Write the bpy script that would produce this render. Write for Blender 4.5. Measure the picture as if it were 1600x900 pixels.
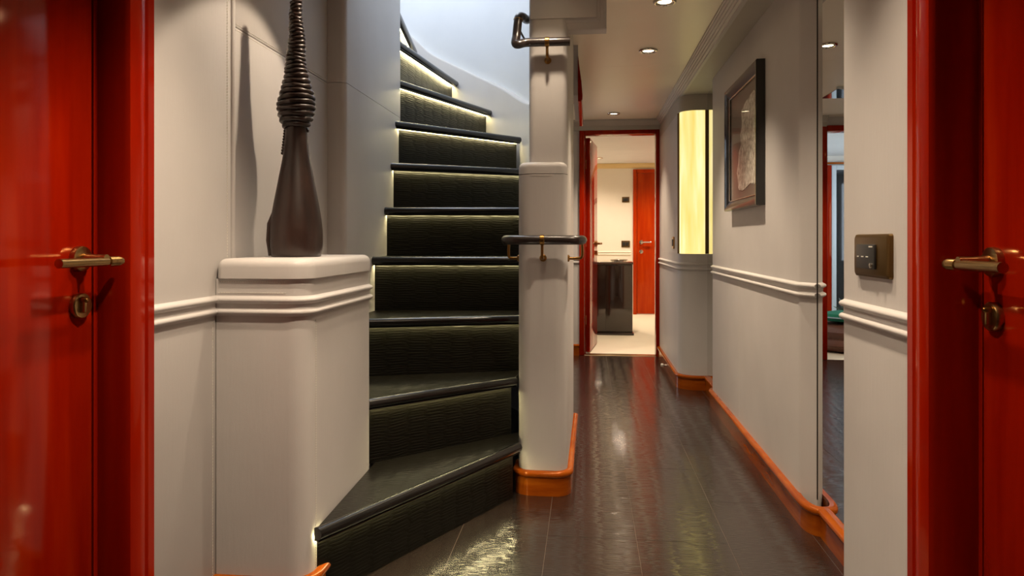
import bpy, bmesh, math, random
from mathutils import Vector, Matrix
random.seed(7)
for o in list(bpy.data.objects): bpy.data.objects.remove(o)
S = bpy.context.scene
COL = S.collection
R = math.radians

# ------------------------------------------------------------ camera
EYE = 1.02
cam_d = bpy.data.cameras.new('camera'); cam = bpy.data.objects.new('camera', cam_d); COL.objects.link(cam)
cam.location = (0, 0, EYE); cam.rotation_euler = (R(90), 0, math.atan(117/1080))
cam_d.sensor_width = 36; cam_d.lens = 24.3; cam_d.shift_y = -75/1600; cam_d.clip_start = 0.02
S.camera = cam
# ------------------------------------------------------------ world, daylight, exposure
W = bpy.data.worlds.new('world'); S.world = W; W.use_nodes = True
W.node_tree.nodes['Background'].inputs['Color'].default_value = (0.62, 0.74, 1.0, 1)
W.node_tree.nodes['Background'].inputs['Strength'].default_value = 0.6
S.view_settings.view_transform = 'Standard'; S.view_settings.look = 'None'
S.view_settings.exposure = 0.38; S.view_settings.gamma = 1.0; S.view_settings.use_curve_mapping = False

def area_light(name, loc, rot, sx, sy, power, col):
    d = bpy.data.lights.new(name, 'AREA'); d.shape = 'RECTANGLE'; d.size = sx; d.size_y = sy
    d.energy = power; d.color = col
    o = bpy.data.objects.new(name, d); o.location = loc; o.rotation_euler = rot; COL.objects.link(o); return o
area_light('skylight_daylight', (-1.2, 3.65, 3.75), (0, 0, 0), 1.5, 1.3, 29, (0.86, 0.92, 1.0))
area_light('salon_daylight', (-2.36, 7.5, 1.3), (0, R(-90), 0), 1.2, 1.8, 22, (0.72, 0.84, 1.0))

CEIL = 2.07
WARM = (1.0, 0.795, 0.58)
# downlight: position, watts, cone
DOWNLIGHTS = [
    ((0.340, 3.09), 80, 84, 'recessed ceiling downlight at the top edge of the picture above the corridor'),
    ((0.337, 3.88), 80, 84, 'recessed ceiling downlight over the corridor level with the framed picture'),
    ((0.221, 5.78), 70, 90, 'recessed ceiling downlight just in front of the far cabin doorway'),
    ((0.335, 2.15), 50, 100, 'recessed ceiling downlight overhead between the near wall and the mirror'),
    ((-0.51, 2.12), 22, 70, 'recessed ceiling downlight above the sculpture on the leather plinth'),
    ((-0.15, 2.59), 14, 110, 'recessed ceiling downlight overhead in front of the stair newel'),
    ((-0.62, 1.47), 42, 88, 'recessed ceiling downlight beside the left lacquered door'),
    ((0.30, 1.47), 46, 88, 'recessed ceiling downlight beside the right lacquered door'),
    ((-0.28, 1.22), 74, 112, 'recessed ceiling downlight overhead behind the two lacquered doors'),
    ((-0.75, 5.4), 60, 120, 'recessed ceiling downlight over the side lobby behind the stairs'),
    ((0.35, 6.9), 46, 140, 'recessed ceiling downlight in the cabin just beyond the far doorway'),
    ((0.15, 8.9), 50, 140, 'recessed ceiling downlight in the cabin above the cream back wall'),
    ((1.05, 8.9), 50, 140, 'recessed ceiling downlight in the cabin before the orange door'),
]

# ------------------------------------------------------------ materials
def lin(c):
    return tuple(((v/255)/12.92 if v/255 <= 0.04045 else ((v/255+0.055)/1.055)**2.4) for v in c) + (1,)
MAT = {}
def base_mat(name, col, rough=0.5, metal=0, coat=0, coat_r=0.03, spec=0.5):
    m = bpy.data.materials.new(name); m.use_nodes = True
    b = m.node_tree.nodes['Principled BSDF']
    b.inputs['Base Color'].default_value = lin(col); b.inputs['Roughness'].default_value = rough
    b.inputs['Metallic'].default_value = metal; b.inputs['Coat Weight'].default_value = coat
    b.inputs['Coat Roughness'].default_value = coat_r; b.inputs['Specular IOR Level'].default_value = spec
    MAT[name] = m
    return m, m.node_tree, b
def coords(nt, scale):
    t = nt.nodes.new('ShaderNodeTexCoord'); mp = nt.nodes.new('ShaderNodeMapping')
    mp.inputs['Scale'].default_value = scale; nt.links.new(t.outputs['Object'], mp.inputs['Vector']); return mp.outputs['Vector']
def noise(nt, vec, scale, detail=4, rough=0.55):
    n = nt.nodes.new('ShaderNodeTexNoise'); n.inputs['Scale'].default_value = scale; n.inputs['Detail'].default_value = detail
    n.inputs['Roughness'].default_value = rough; nt.links.new(vec, n.inputs['Vector']); return n.outputs['Fac']
def ramp(nt, fac, stops):
    r = nt.nodes.new('ShaderNodeValToRGB'); e = r.color_ramp.elements
    while len(e) < len(stops): e.new(0.5)
    for el, (p, c) in zip(e, stops): el.position = p; el.color = lin(c)
    nt.links.new(fac, r.inputs['Fac']); return r.outputs['Color']
def bump(nt, b, h, strength, dist, prev=None):
    n = nt.nodes.new('ShaderNodeBump'); n.inputs['Strength'].default_value = strength; n.inputs['Distance'].default_value = dist
    nt.links.new(h, n.inputs['Height'])
    if prev: nt.links.new(prev, n.inputs['Normal'])
    nt.links.new(n.outputs['Normal'], b.inputs['Normal']); return n.outputs['Normal']

def leather(name, c1, c2, rough=0.5):
    m, nt, b = base_mat(name, c1, rough, spec=0.4)
    v = coords(nt, (1, 1, 1))
    f = noise(nt, v, 2.2, 5); nt.links.new(ramp(nt, f, [(0.3, c1), (0.7, c2)]), b.inputs['Base Color'])
    g = noise(nt, v, 420, 3)
    w = noise(nt, coords(nt, (30, 30, 4)), 3, 4)
    n1 = bump(nt, b, w, 0.10, 0.004); bump(nt, b, g, 0.16, 0.0012, n1)
    return m
leather('leather', (203, 199, 196), (193, 189, 186), 0.46)
leather('leather_dark', (186, 180, 170), (176, 170, 160), 0.5)
leather('white_wall', (236, 238, 240), (228, 231, 234), 0.5)
leather('cream_wall', (244, 238, 226), (239, 232, 219), 0.5)
leather('ceiling', (250, 240, 222), (246, 235, 216), 0.32)
base_mat('stitch', (228, 224, 214), 0.6)

def lacquer(name, dark, mid, light, grain=(14, 14, 1.2), coat_r=0.02):
    m, nt, b = base_mat(name, mid, 0.10, spec=0.42)
    f = noise(nt, coords(nt, grain), 2.0, 5, 0.5)
    nt.links.new(ramp(nt, f, [(0.28, dark), (0.52, mid), (0.75, light)]), b.inputs['Base Color'])
    b.inputs['Specular Tint'].default_value = (1.0, 0.50, 0.26, 1)
    return m
lacquer('mahogany', (134, 15, 1), (150, 24, 2), (166, 38, 4), (9, 9, 0.9))
lacquer('mahogany_cabin', (160, 40, 6), (176, 52, 9), (190, 70, 16), (9, 9, 0.9))
lacquer('cherry', (134, 58, 7), (152, 72, 11), (170, 90, 19), (3, 3, 18))
base_mat('dark_gap', (14, 6, 4), 0.7)

def croc(name, col, col2, rough, sx, sy, strength, coat=0.0, axis='XY', spec=0.5):
    m, nt, b = base_mat(name, col, rough, spec=spec, coat=coat, coat_r=0.13)
    t = nt.nodes.new('ShaderNodeTexCoord'); sep = nt.nodes.new('ShaderNodeSeparateXYZ'); nt.links.new(t.outputs['Object'], sep.inputs[0])
    cmb = nt.nodes.new('ShaderNodeCombineXYZ')
    a, c = ('X', 'Y') if axis == 'XY' else ('X', 'Z')
    if axis == 'XZ':
        ad = nt.nodes.new('ShaderNodeMath'); nt.links.new(sep.outputs['X'], ad.inputs[0]); nt.links.new(sep.outputs['Y'], ad.inputs[1]); nt.links.new(ad.outputs[0], cmb.inputs['X'])
    else: nt.links.new(sep.outputs[a], cmb.inputs['X'])
    nt.links.new(sep.outputs[c], cmb.inputs['Y'])
    #; nt.links.new(sep.outputs[c], cmb.inputs['Y'])
    # wander the rows of scales a little
    wn = nt.nodes.new('ShaderNodeTexNoise'); wn.inputs['Scale'].default_value = 5; nt.links.new(cmb.outputs[0], wn.inputs['Vector'])
    mixv = nt.nodes.new('ShaderNodeVectorMath'); mixv.operation = 'MULTIPLY_ADD'
    nt.links.new(wn.outputs['Color'], mixv.inputs[0]); mixv.inputs[1].default_value = (0.02, 0.02, 0); nt.links.new(cmb.outputs[0], mixv.inputs[2])
    mp = nt.nodes.new('ShaderNodeMapping'); mp.inputs['Scale'].default_value = (sx, sy, 1); nt.links.new(mixv.outputs[0], mp.inputs['Vector'])
    vo = nt.nodes.new('ShaderNodeTexVoronoi'); vo.feature = 'DISTANCE_TO_EDGE'; vo.inputs['Scale'].default_value = 1; vo.inputs['Randomness'].default_value = 0.4
    nt.links.new(mp.outputs[0], vo.inputs['Vector'])
    rr = nt.nodes.new('ShaderNodeMapRange'); rr.inputs['From Max'].default_value = 0.28; nt.links.new(vo.outputs['Distance'], rr.inputs['Value'])
    f = noise(nt, mp.outputs[0], 0.03, 2)
    nt.links.new(ramp(nt, f, [(0.3, col), (0.75, col2)]), b.inputs['Base Color'])
    rm = nt.nodes.new('ShaderNodeMapRange'); rm.inputs['To Min'].default_value = rough-0.03; rm.inputs['To Max'].default_value = rough+0.05
    nt.links.new(f, rm.inputs['Value']); nt.links.new(rm.outputs[0], b.inputs['Roughness'])
    nm = bump(nt, b, rr.outputs[0], strength, 0.0016)
    if coat: nt.links.new(nm, b.inputs['Coat Normal'])
    return m
croc('floor_leather', (33, 26, 22), (40, 31, 26), 0.20, 14, 100, 0.26, coat=0.7, spec=0.6)
croc('tread_leather', (17, 15, 11), (23, 20, 15), 0.29, 16, 105, 0.45, spec=0.35)
croc('riser_leather', (15, 14, 9), (20, 18, 12), 0.40, 9, 95, 0.55, axis='XZ', spec=0.22)
base_mat('grout', (92, 78, 65), 0.6)
base_mat('nosing_leather', (17, 15, 13), 0.26, coat=0.4, coat_r=0.15)
m, nt, b = base_mat('rail_leather', (44, 35, 32), 0.30, coat=0.3, coat_r=0.2)
bump(nt, b, noise(nt, coords(nt, (1, 1, 1)), 300, 3), 0.25, 0.001)
base_mat('brass', (176, 142, 92), 0.28, 1.0)
m, nt, b = base_mat('bronze', (104, 80, 44), 0.38, 0.8)
base_mat('old_brass', (150, 112, 60), 0.3, 1.0)
base_mat('chrome', (215, 210, 200), 0.12, 1.0)
base_mat('mirror', (226, 226, 222), 0.0, 1.0)
base_mat('black_plastic', (46, 45, 44), 0.4)
base_mat('print_white', (220, 216, 205), 0.5)
base_mat('black_gloss', (14, 12, 11), 0.25, coat=0.6, coat_r=0.05)
base_mat('frame_bronze', (66, 47, 36), 0.35, 0.4, coat=0.5)
base_mat('picture_mat', (128, 114, 102), 0.6)
m, nt, b = base_mat('silver_leaf', (200, 190, 168), 0.42, 0.0)
f = noise(nt, coords(nt, (1, 1, 1)), 34, 7, 0.75)
nt.links.new(ramp(nt, f, [(0.36, (140, 128, 110)), (0.5, (212, 204, 188)), (0.64, (248, 244, 234))]), b.inputs['Base Color']); bump(nt, b, f, 0.7, 0.004)
m, nt, b = base_mat('carved_wood', (56, 37, 31), 0.38, coat=0.3, coat_r=0.25)
f = noise(nt, coords(nt, (9, 9, 2)), 4, 6); nt.links.new(ramp(nt, f, [(0.3, (34, 22, 18)), (0.7, (56, 37, 30))]), b.inputs['Base Color'])
bump(nt, b, noise(nt, coords(nt, (1, 1, 1)), 60, 5), 0.15, 0.002)
m, nt, b = base_mat('carpet', (236, 228, 208), 0.95); bump(nt, b, noise(nt, coords(nt, (1, 1, 1)), 220, 2), 0.5, 0.004)
base_mat('cabinet_gloss', (36, 22, 15), 0.2, coat=1.0, coat_r=0.06)
base_mat('cabinet_top', (70, 52, 42), 0.15, coat=1.0)
m, nt, b = base_mat('brown_leather', (112, 74, 62), 0.38); bump(nt, b, noise(nt, coords(nt, (1, 1, 1)), 16, 4), 0.4, 0.02)
base_mat('green_cloth', (22, 120, 92), 0.8)
base_mat('blue_cloth', (176, 200, 214), 0.8)
base_mat('leaf', (62, 78, 40), 0.5)
base_mat('white_paint', (214, 222, 228), 0.4)
base_mat('night_glass', (10, 16, 26), 0.05, coat=1.0)
base_mat('blue_glass', (22, 44, 84), 0.05, coat=1.0)
base_mat('cream_trim', (222, 196, 140), 0.4)
def emit(name, col, strength):
    m = bpy.data.materials.new(name); m.use_nodes = True; nt = m.node_tree; b = nt.nodes['Principled BSDF']
    b.inputs['Base Color'].default_value = lin(col); b.inputs['Emission Color'].default_value = lin(col); b.inputs['Emission Strength'].default_value = strength
    MAT[name] = m; return m, nt, b
emit('lamp_glow', (255, 226, 180), 14.0)
emit('led', (255, 238, 178), 48.0)
m, nt, b = emit('onyx', (255, 226, 120), 0.86)
f = noise(nt, coords(nt, (9, 9, 0.8)), 2.2, 5)
c = ramp(nt, f, [(0.25, (226, 200, 104)), (0.5, (240, 222, 142)), (0.75, (250, 240, 190))])
nt.links.new(c, b.inputs['Emission Color']); nt.links.new(c, b.inputs['Base Color']); b.inputs['Roughness'].default_value = 0.15
# clear pane: see-through with a surface reflection
m = bpy.data.materials.new('pane'); m.use_nodes = True; nt = m.node_tree; nt.nodes.clear()
out = nt.nodes.new('ShaderNodeOutputMaterial'); mx = nt.nodes.new('ShaderNodeMixShader'); tr = nt.nodes.new('ShaderNodeBsdfTransparent')
gl = nt.nodes.new('ShaderNodeBsdfGlossy'); gl.inputs['Roughness'].default_value = 0.02; fr = nt.nodes.new('ShaderNodeFresnel'); fr.inputs['IOR'].default_value = 1.45
mu = nt.nodes.new('ShaderNodeMath'); mu.operation = 'MULTIPLY'; mu.inputs[1].default_value = 0.12; nt.links.new(fr.outputs[0], mu.inputs[0]); nt.links.new(mu.outputs[0], mx.inputs[0]); nt.links.new(tr.outputs[0], mx.inputs[1]); nt.links.new(gl.outputs[0], mx.inputs[2]); nt.links.new(mx.outputs[0], out.inputs[0]); MAT['pane'] = m

# ------------------------------------------------------------ builders
def link(name, me, mat, parent=None, smooth=35):
    if mat: me.materials.append(MAT[mat])
    if smooth:
        for p in me.polygons: p.use_smooth = True
        me.set_sharp_from_angle(angle=R(smooth))
    o = bpy.data.objects.new(name, me); COL.objects.link(o)
    if parent: attach(o, parent)
    return o
def attach(o, parent):
    o.parent = parent
    if parent.type == 'EMPTY': o.matrix_parent_inverse = Matrix.Translation(-Vector(parent.location))
def tag(o, label, cat=None, group=None, kind=None):
    o['label'] = label
    if cat: o['category'] = cat
    if group: o['group'] = group
    if kind: o['kind'] = kind
    return o
def empty(name, loc=(0, 0, 0)):
    o = bpy.data.objects.new(name, None); o.location = loc; o.empty_display_size = 0.05; COL.objects.link(o); return o
def bm_obj(name, bm, mat, parent=None, smooth=35):
    bmesh.ops.recalc_face_normals(bm, faces=bm.faces)
    me = bpy.data.meshes.new(name); bm.to_mesh(me); bm.free(); return link(name, me, mat, parent, smooth)
def add_box(bm, x0, x1, y0, y1, z0, z1, bev=0, seg=2):
    r = bmesh.ops.create_cube(bm, size=1, matrix=Matrix.Translation(((x0+x1)/2, (y0+y1)/2, (z0+z1)/2)) @ Matrix.Diagonal((abs(x1-x0), abs(y1-y0), abs(z1-z0), 1)))
    if bev:
        vs = set(r['verts']); es = [e for e in bm.edges if e.verts[0] in vs and e.verts[1] in vs]
        bmesh.ops.bevel(bm, geom=es, offset=bev, segments=seg, profile=0.5, affect='EDGES')
def box(name, x0, x1, y0, y1, z0, z1, mat, parent=None, bev=0, seg=2):
    bm = bmesh.new(); add_box(bm, x0, x1, y0, y1, z0, z1, bev, seg); return bm_obj(name, bm, mat, parent)
def rings(name, rs, mat, parent=None, cap=True, smooth=35, loop=True):
    """loft between rings (lists of 3D points)"""
    bm = bmesh.new(); n = len(rs[0]); vs = [[bm.verts.new(p) for p in r] for r in rs]
    for a, c in zip(vs, vs[1:]):
        for i in range(n if loop else n-1): bm.faces.new((a[i], a[(i+1) % n], c[(i+1) % n], c[i]))
    if cap: bm.faces.new(vs[0][::-1]); bm.faces.new(vs[-1])
    return bm_obj(name, bm, mat, parent, smooth)
def rounded(pts, rad, seg=6):
    out = []; n = len(pts); rad = rad if isinstance(rad, (list, tuple)) else [rad]*n
    for i in range(n):
        p = Vector(pts[i]); a = Vector(pts[i-1])-p; c = Vector(pts[(i+1) % n])-p; r = rad[i]
        if r <= 0: out.append(tuple(p)); continue
        a.normalize(); c.normalize(); half = a.angle(c)/2; d = r/math.tan(half)
        s, e = p+a*d, p+c*d; cen = p+(a+c).normalized()*(r/math.sin(half))
        a0 = math.atan2(*(s-cen).yx); a1 = math.atan2(*(e-cen).yx); da = (a1-a0+math.pi) % (2*math.pi)-math.pi
        out += [(cen.x+r*math.cos(a0+da*k/seg), cen.y+r*math.sin(a0+da*k/seg)) for k in range(seg+1)]
    return out
def offset_poly(pts, d):
    """shrink a counter-clockwise outline by d"""
    n = len(pts); o = []
    for i in range(n):
        p = Vector(pts[i]); e1 = (p-Vector(pts[i-1])); e2 = (Vector(pts[(i+1) % n])-p)
        if e1.length < 1e-6: e1 = e2
        if e2.length < 1e-6: e2 = e1
        e1.normalize(); e2.normalize()
        n1 = Vector((-e1.y, e1.x)); n2 = Vector((-e2.y, e2.x)); m = n1+n2
        m = m/max(0.3, (1+n1.dot(n2))); o.append(tuple(p+m*d))
    return o
def prism(name, pts, z0, z1, mat, parent=None, top_r=0, bot_r=0):
    rs = []
    if bot_r: rs += [[(x, y, z0+bot_r*(1-math.cos(t))) for x, y in offset_poly(pts, bot_r*(1-math.sin(t)))] for t in [R(a) for a in (0, 30, 60)]] + [[(x, y, z0+bot_r) for x, y in pts]]
    else: rs.append([(x, y, z0) for x, y in pts])
    if top_r: rs += [[(x, y, z1-top_r+top_r*math.sin(t)) for x, y in offset_poly(pts, top_r*(1-math.cos(t)))] for t in [R(a) for a in (0, 18, 36, 54, 72, 90)]]
    else: rs.append([(x, y, z1) for x, y in pts])
    return rings(name, rs, mat, parent)
def sweep(name, path, prof, mat, parent=None, closed=False, smooth=40):
    """profile (d, z) swept along an xy path; d points to the right of travel"""
    n = len(path); rs = []
    for i in range(n):
        p = Vector(path[i][:2]); q = Vector(path[(i+1) % n][:2]); o = Vector(path[i-1][:2])
        e1 = p-o; e2 = q-p
        if not closed and i == 0: e1 = e2
        if not closed and i == n-1: e2 = e1
        e1.normalize(); e2.normalize(); n1 = Vector((e1.y, -e1.x)); n2 = Vector((e2.y, -e2.x)); m = (n1+n2)/max(0.25, 1+n1.dot(n2))
        zz = path[i][2] if len(path[i]) > 2 else 0
        rs.append([(p.x+m.x*d, p.y+m.y*d, z+zz) for d, z in prof])
    if closed: rs.append(rs[0])
    return rings(name, rs, mat, parent, cap=not closed, smooth=smooth)
def spline(pts, seg=6):
    P = [Vector(p) for p in pts]; P = [P[0]*2-P[1]]+P+[P[-1]*2-P[-2]]; out = []
    for i in range(1, len(P)-2):
        for k in range(seg):
            t = k/seg; a, b_, c_, d = P[i-1:i+3]
            out.append(tuple(0.5*((2*b_)+(c_-a)*t+(2*a-5*b_+4*c_-d)*t*t+(3*b_-a-3*c_+d)*t**3)))
    out.append(tuple(P[-2])); return out
def add_tube(bm, pts, rad, n=12):
    P = [Vector(p) for p in pts]; rad = rad if isinstance(rad, (list, tuple)) else [rad]*len(P)
    t = (P[1]-P[0]).normalized(); up = Vector((0, 0, 1)) if abs(t.z) < 0.9 else Vector((1, 0, 0))
    nrm = (up-t*up.dot(t)).normalized(); vs = []
    for i, p in enumerate(P):
        t = (P[min(i+1, len(P)-1)]-P[max(i-1, 0)]).normalized(); nrm = (nrm-t*nrm.dot(t)).normalized(); bi = t.cross(nrm)
        vs.append([bm.verts.new(p+(nrm*math.cos(2*math.pi*k/n)+bi*math.sin(2*math.pi*k/n))*rad[i]) for k in range(n)])
    for a, c in zip(vs, vs[1:]):
        for k in range(n): bm.faces.new((a[k], a[(k+1) % n], c[(k+1) % n], c[k]))
    bm.faces.new(vs[0][::-1]); bm.faces.new(vs[-1])
def tube(name, pts, rad, mat, parent=None, n=14):
    bm = bmesh.new(); add_tube(bm, pts, rad, n); return bm_obj(name, bm, mat, parent, 50)
def disc(name, c, axis, prof, mat, parent=None, n=28):
    """lathe around an axis: prof = (along axis, radius)"""
    bm = bmesh.new(); ax = Vector(axis).normalized(); u = ax.orthogonal().normalized(); v = ax.cross(u); c = Vector(c); vs = []
    for d, r in prof: vs.append([bm.verts.new(c+ax*d+(u*math.cos(2*math.pi*k/n)+v*math.sin(2*math.pi*k/n))*max(r, 1e-4)) for k in range(n)])
    for a, e in zip(vs, vs[1:]):
        for k in range(n): bm.faces.new((a[k], a[(k+1) % n], e[(k+1) % n], e[k]))
    bm.faces.new(vs[0][::-1]); bm.faces.new(vs[-1])
    return bm_obj(name, bm, mat, parent, 40)
def stitches(name, p0, p1, nrm, parent, step=0.0085, off=0.0008):
    """a row of thread stitches from p0 to p1 on a surface facing nrm"""
    p0, p1, nrm = Vector(p0), Vector(p1), Vector(nrm); d = p1-p0; n = int(d.length/step); t = d.normalized(); s = t.cross(nrm)
    bm = bmesh.new()
    for i in range(n):
        c = p0+t*(i+0.5)*step+nrm*off
        q = [c-t*step*0.3-s*0.0008, c+t*step*0.3-s*0.0008, c+t*step*0.3+s*0.0008, c-t*step*0.3+s*0.0008]
        lo = [bm.verts.new(k-nrm*0.001) for k in q]; hi = [bm.verts.new(k+nrm*0.0006) for k in q]
        bm.faces.new(hi)
        for k in range(4): bm.faces.new((lo[k], lo[(k+1) % 4], hi[(k+1) % 4], hi[k]))
    o = bm_obj(name, bm, 'stitch', parent, 0); o['kind'] = 'stuff'; return o

def struct(o, label): return tag(o, label, kind='structure')

# ------------------------------------------------------------ floor: croc-leather tiles
floor = struct(box('floor', -2.5, 1.0, -1.3, 6.16, -0.06, -0.0010, 'grout'), 'dark brown crocodile-embossed leather tile floor of the corridor')
TW, TL, G = 0.3037, 0.755, 0.0009
tile_me = {}
def tile(x0, x1, y0, y1):
    w, l = round(x1-x0, 3), round(y1-y0, 3); k = (w, l)
    if k not in tile_me:
        bm = bmesh.new(); add_box(bm, G, w-G, G, l-G, -0.012, 0); me = bpy.data.meshes.new('tile'); bmesh.ops.recalc_face_normals(bm, faces=bm.faces); bm.to_mesh(me); bm.free()
        me.materials.append(MAT['floor_leather']); tile_me[k] = me
    o = bpy.data.objects.new('tile', tile_me[k]); o.location = (x0, y0, 0); COL.objects.link(o); o.parent = floor
for i in range(-8, 4):
    x0 = -0.136+TW*i; x1 = x0+TW
    if i < -4:                                   # lobby strip behind the stairs only
        ys = 4.2; 
    else: ys = -1.2
    x0c, x1c = max(x0, -2.4), min(x1, 0.95)
    off = 2.384 + (0 if i in (0, 1, -2, -4, -6) else TL/2)
    y = off-TL*math.ceil((off-ys)/TL)
    while y < 6.15:
        a, e = max(y, ys), min(y+TL, 6.15)
        if e-a > 0.03: tile(x0c, x1c, a, e)
        y += TL

# ------------------------------------------------------------ ceiling
ceil = struct(box('ceiling', -1.3, 0.9, -1.3, 2.74, CEIL, CEIL+0.1, 'ceiling'), 'warm cream panelled ceiling above the corridor')
box('ceiling_panel', -0.10, 0.9, 2.742, 4.22, CEIL, CEIL+0.1, 'ceiling', ceil, 0.0008, 1)
box('ceiling_panel', -0.10, 0.9, 4.2205, 6.2, CEIL, CEIL+0.1, 'ceiling', ceil, 0.0008, 1)
box('ceiling_panel', -2.4, -0.101, 4.598, 6.2, CEIL, CEIL+0.1, 'ceiling', ceil, 0.0008, 1)
# soffit along the right wall and its stepped crown
soff = struct(box('trim_1', 0.652, 0.95, -1.3, 6.15, 2.012, 2.06, 'leather_dark'), 'grey leather soffit running along the top of the right wall')
cp = [(0.0, 2.069), (0.0, 2.062), (0.006, 2.060), (0.008, 2.054), (0.016, 2.050), (0.017, 2.043), (0.026, 2.040), (0.027, 2.033), (0.036, 2.029), (0.037, 2.022), (0.048, 2.018), (0.050, 2.010), (0.058, 2.010), (0.066, 2.010), (0.066, 2.069)]
crown = struct(sweep('trim_2', [(0.594, -1.3), (0.594, 6.15)], cp, 'leather'), 'stepped grey crown moulding where the right wall meets the ceiling')
struct(sweep('trim_3', [(-0.4, 6.065), (0.64, 6.065)], [(-d-0.0, z) for d, z in [(0.0, 2.069), (0.004, 2.055), (0.02, 2.045), (0.03, 2.03), (0.05, 2.02), (0.055, 1.985), (0.08, 1.985), (0.08, 2.069)]], 'leather_dark'), 'grey cornice above the far cabin doorway')

# ------------------------------------------------------------ helpers for mouldings
RAIL_LO, RAIL_HI = 0.822, 0.855
def rail_profile():
    p = [(-0.004, RAIL_LO-0.014)]
    for z in (RAIL_LO, RAIL_HI):
        p += [(0.002, z-0.0105)] + [(0.002+0.011*math.cos(R(a)), z+0.0085*math.sin(R(a))) for a in range(-80, 81, 20)] + [(0.002, z+0.0105)]
    p += [(-0.004, RAIL_HI+0.014)]
    return p
def skirting(name, path, parent=None, h=0.098, th=0.018):
    """lacquered plinth with a fat half-round bead on top"""
    pr = [(-0.004, 0.0), (th-0.003, 0.0), (th-0.003, h-0.026)] + [(th-0.006+0.012*math.cos(R(a)), h-0.013+0.013*math.sin(R(a))) for a in range(-80, 100, 20)] + [(-0.004, h)]
    return sweep(name, path, pr, 'cherry', parent, smooth=45)

# ------------------------------------------------------------ left wall
XL = -1.02
wl = struct(box('wall_left', -1.22, XL-0.03, 1.44, 3.47, 0, CEIL+0.1, 'leather_dark'), 'pale grey leather panelled wall left of the stairs')
box('panel', XL-0.03, XL, 1.50, 1.895, 0.0, CEIL, 'leather', wl, 0.004)
stitches('stitching', (XL, 1.527, 0), (XL, 1.527, 2.07), (1, 0, 0), wl)
stitches('stitching', (XL, 1.872, 0.97), (XL, 1.872, 2.07), (1, 0, 0), wl)
stitches('stitching', (XL, 1.795, 0), (XL, 1.795, 0.80), (1, 0, 0), wl)
sweep('chair_rail', [(XL, 1.512), (XL, 1.815)], rail_profile(), 'leather', wl)
box('edge_strip', XL-0.03, XL+0.004, 1.897, 1.918, 0.95, CEIL, 'leather', wl, 0.008, 3)
box('panel', -1.06, -1.03, 1.918, 2.665, 0.0, 1.6475, 'leather', wl, 0.003)
box('panel', -1.06, -1.03, 1.918, 2.665, 1.6495, CEIL, 'leather', wl, 0.003)
stitches('stitching', (-1.03, 1.93, 1.657), (-1.03, 2.655, 1.657), (1, 0, 0), wl)
stitches('stitching', (-1.03, 1.93, 1.640), (-1.03, 2.655, 1.640), (1, 0, 0), wl)
stair_edge = [(-1.05, 2.665), (-0.955, 2.665), (-0.955, 3.50), (-1.05, 3.50)]
for z0, z1 in ((0.0, 1.6475), (1.6495, 3.8)):
    prism('panel', rounded(stair_edge, [0, 0.022, 0.03, 0.03], 5), z0, z1, 'leather', wl)
struct(box('wall_near_left', -1.3, XL, -1.3, 0.55, 0, CEIL, 'leather'), 'grey leather wall before the left lacquered door')
struct(box('wall_back', -1.3, 1.0, -1.4, -1.3, 0, CEIL, 'leather'), 'grey leather wall closing the corridor behind the viewer')

# pedestal
ped = empty('plinth', (-0.888, 2.08, 0)); tag(ped, 'waist-high pale leather plinth beside the bottom of the stairs carrying the sculpture', 'plinth')
po = rounded([(-1.018, 1.81), (-0.757, 1.81), (-0.757, 2.352), (-1.018, 2.352)], [0, 0.055, 0.004, 0], 8)
prism('body', po, 0, 0.913, 'leather', ped)
cap_o = rounded([(-1.016, 1.802), (-0.749, 1.802), (-0.749, 2.36), (-1.016, 2.36)], [0.02, 0.06, 0.03, 0.01], 8)
prism('cap', cap_o, 0.914, 0.969, 'leather', ped, top_r=0.024)
rp = [(-1.016, 1.81)] + rounded([(-1.016, 1.81), (-0.757, 1.81), (-0.757, 2.352)], [0, 0.055, 0], 8)[1:-1] + [(-0.757, 2.352)]
sweep('chair_rail', rp, rail_profile(), 'leather', ped)
for z in (0.875, 0.905): stitches('stitching', (-1.012, 1.8095, z), (-0.815, 1.8095, z), (0, -1, 0), ped, 0.007)
stitches('stitching', (-0.7565, 1.87, 0.0), (-0.7565, 1.87, 0.80), (1, 0, 0), ped, 0.007)
skirting('skirting', [(XL, 1.81)] + rp[1:-1] + [(-0.757, 2.0)], ped)

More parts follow.
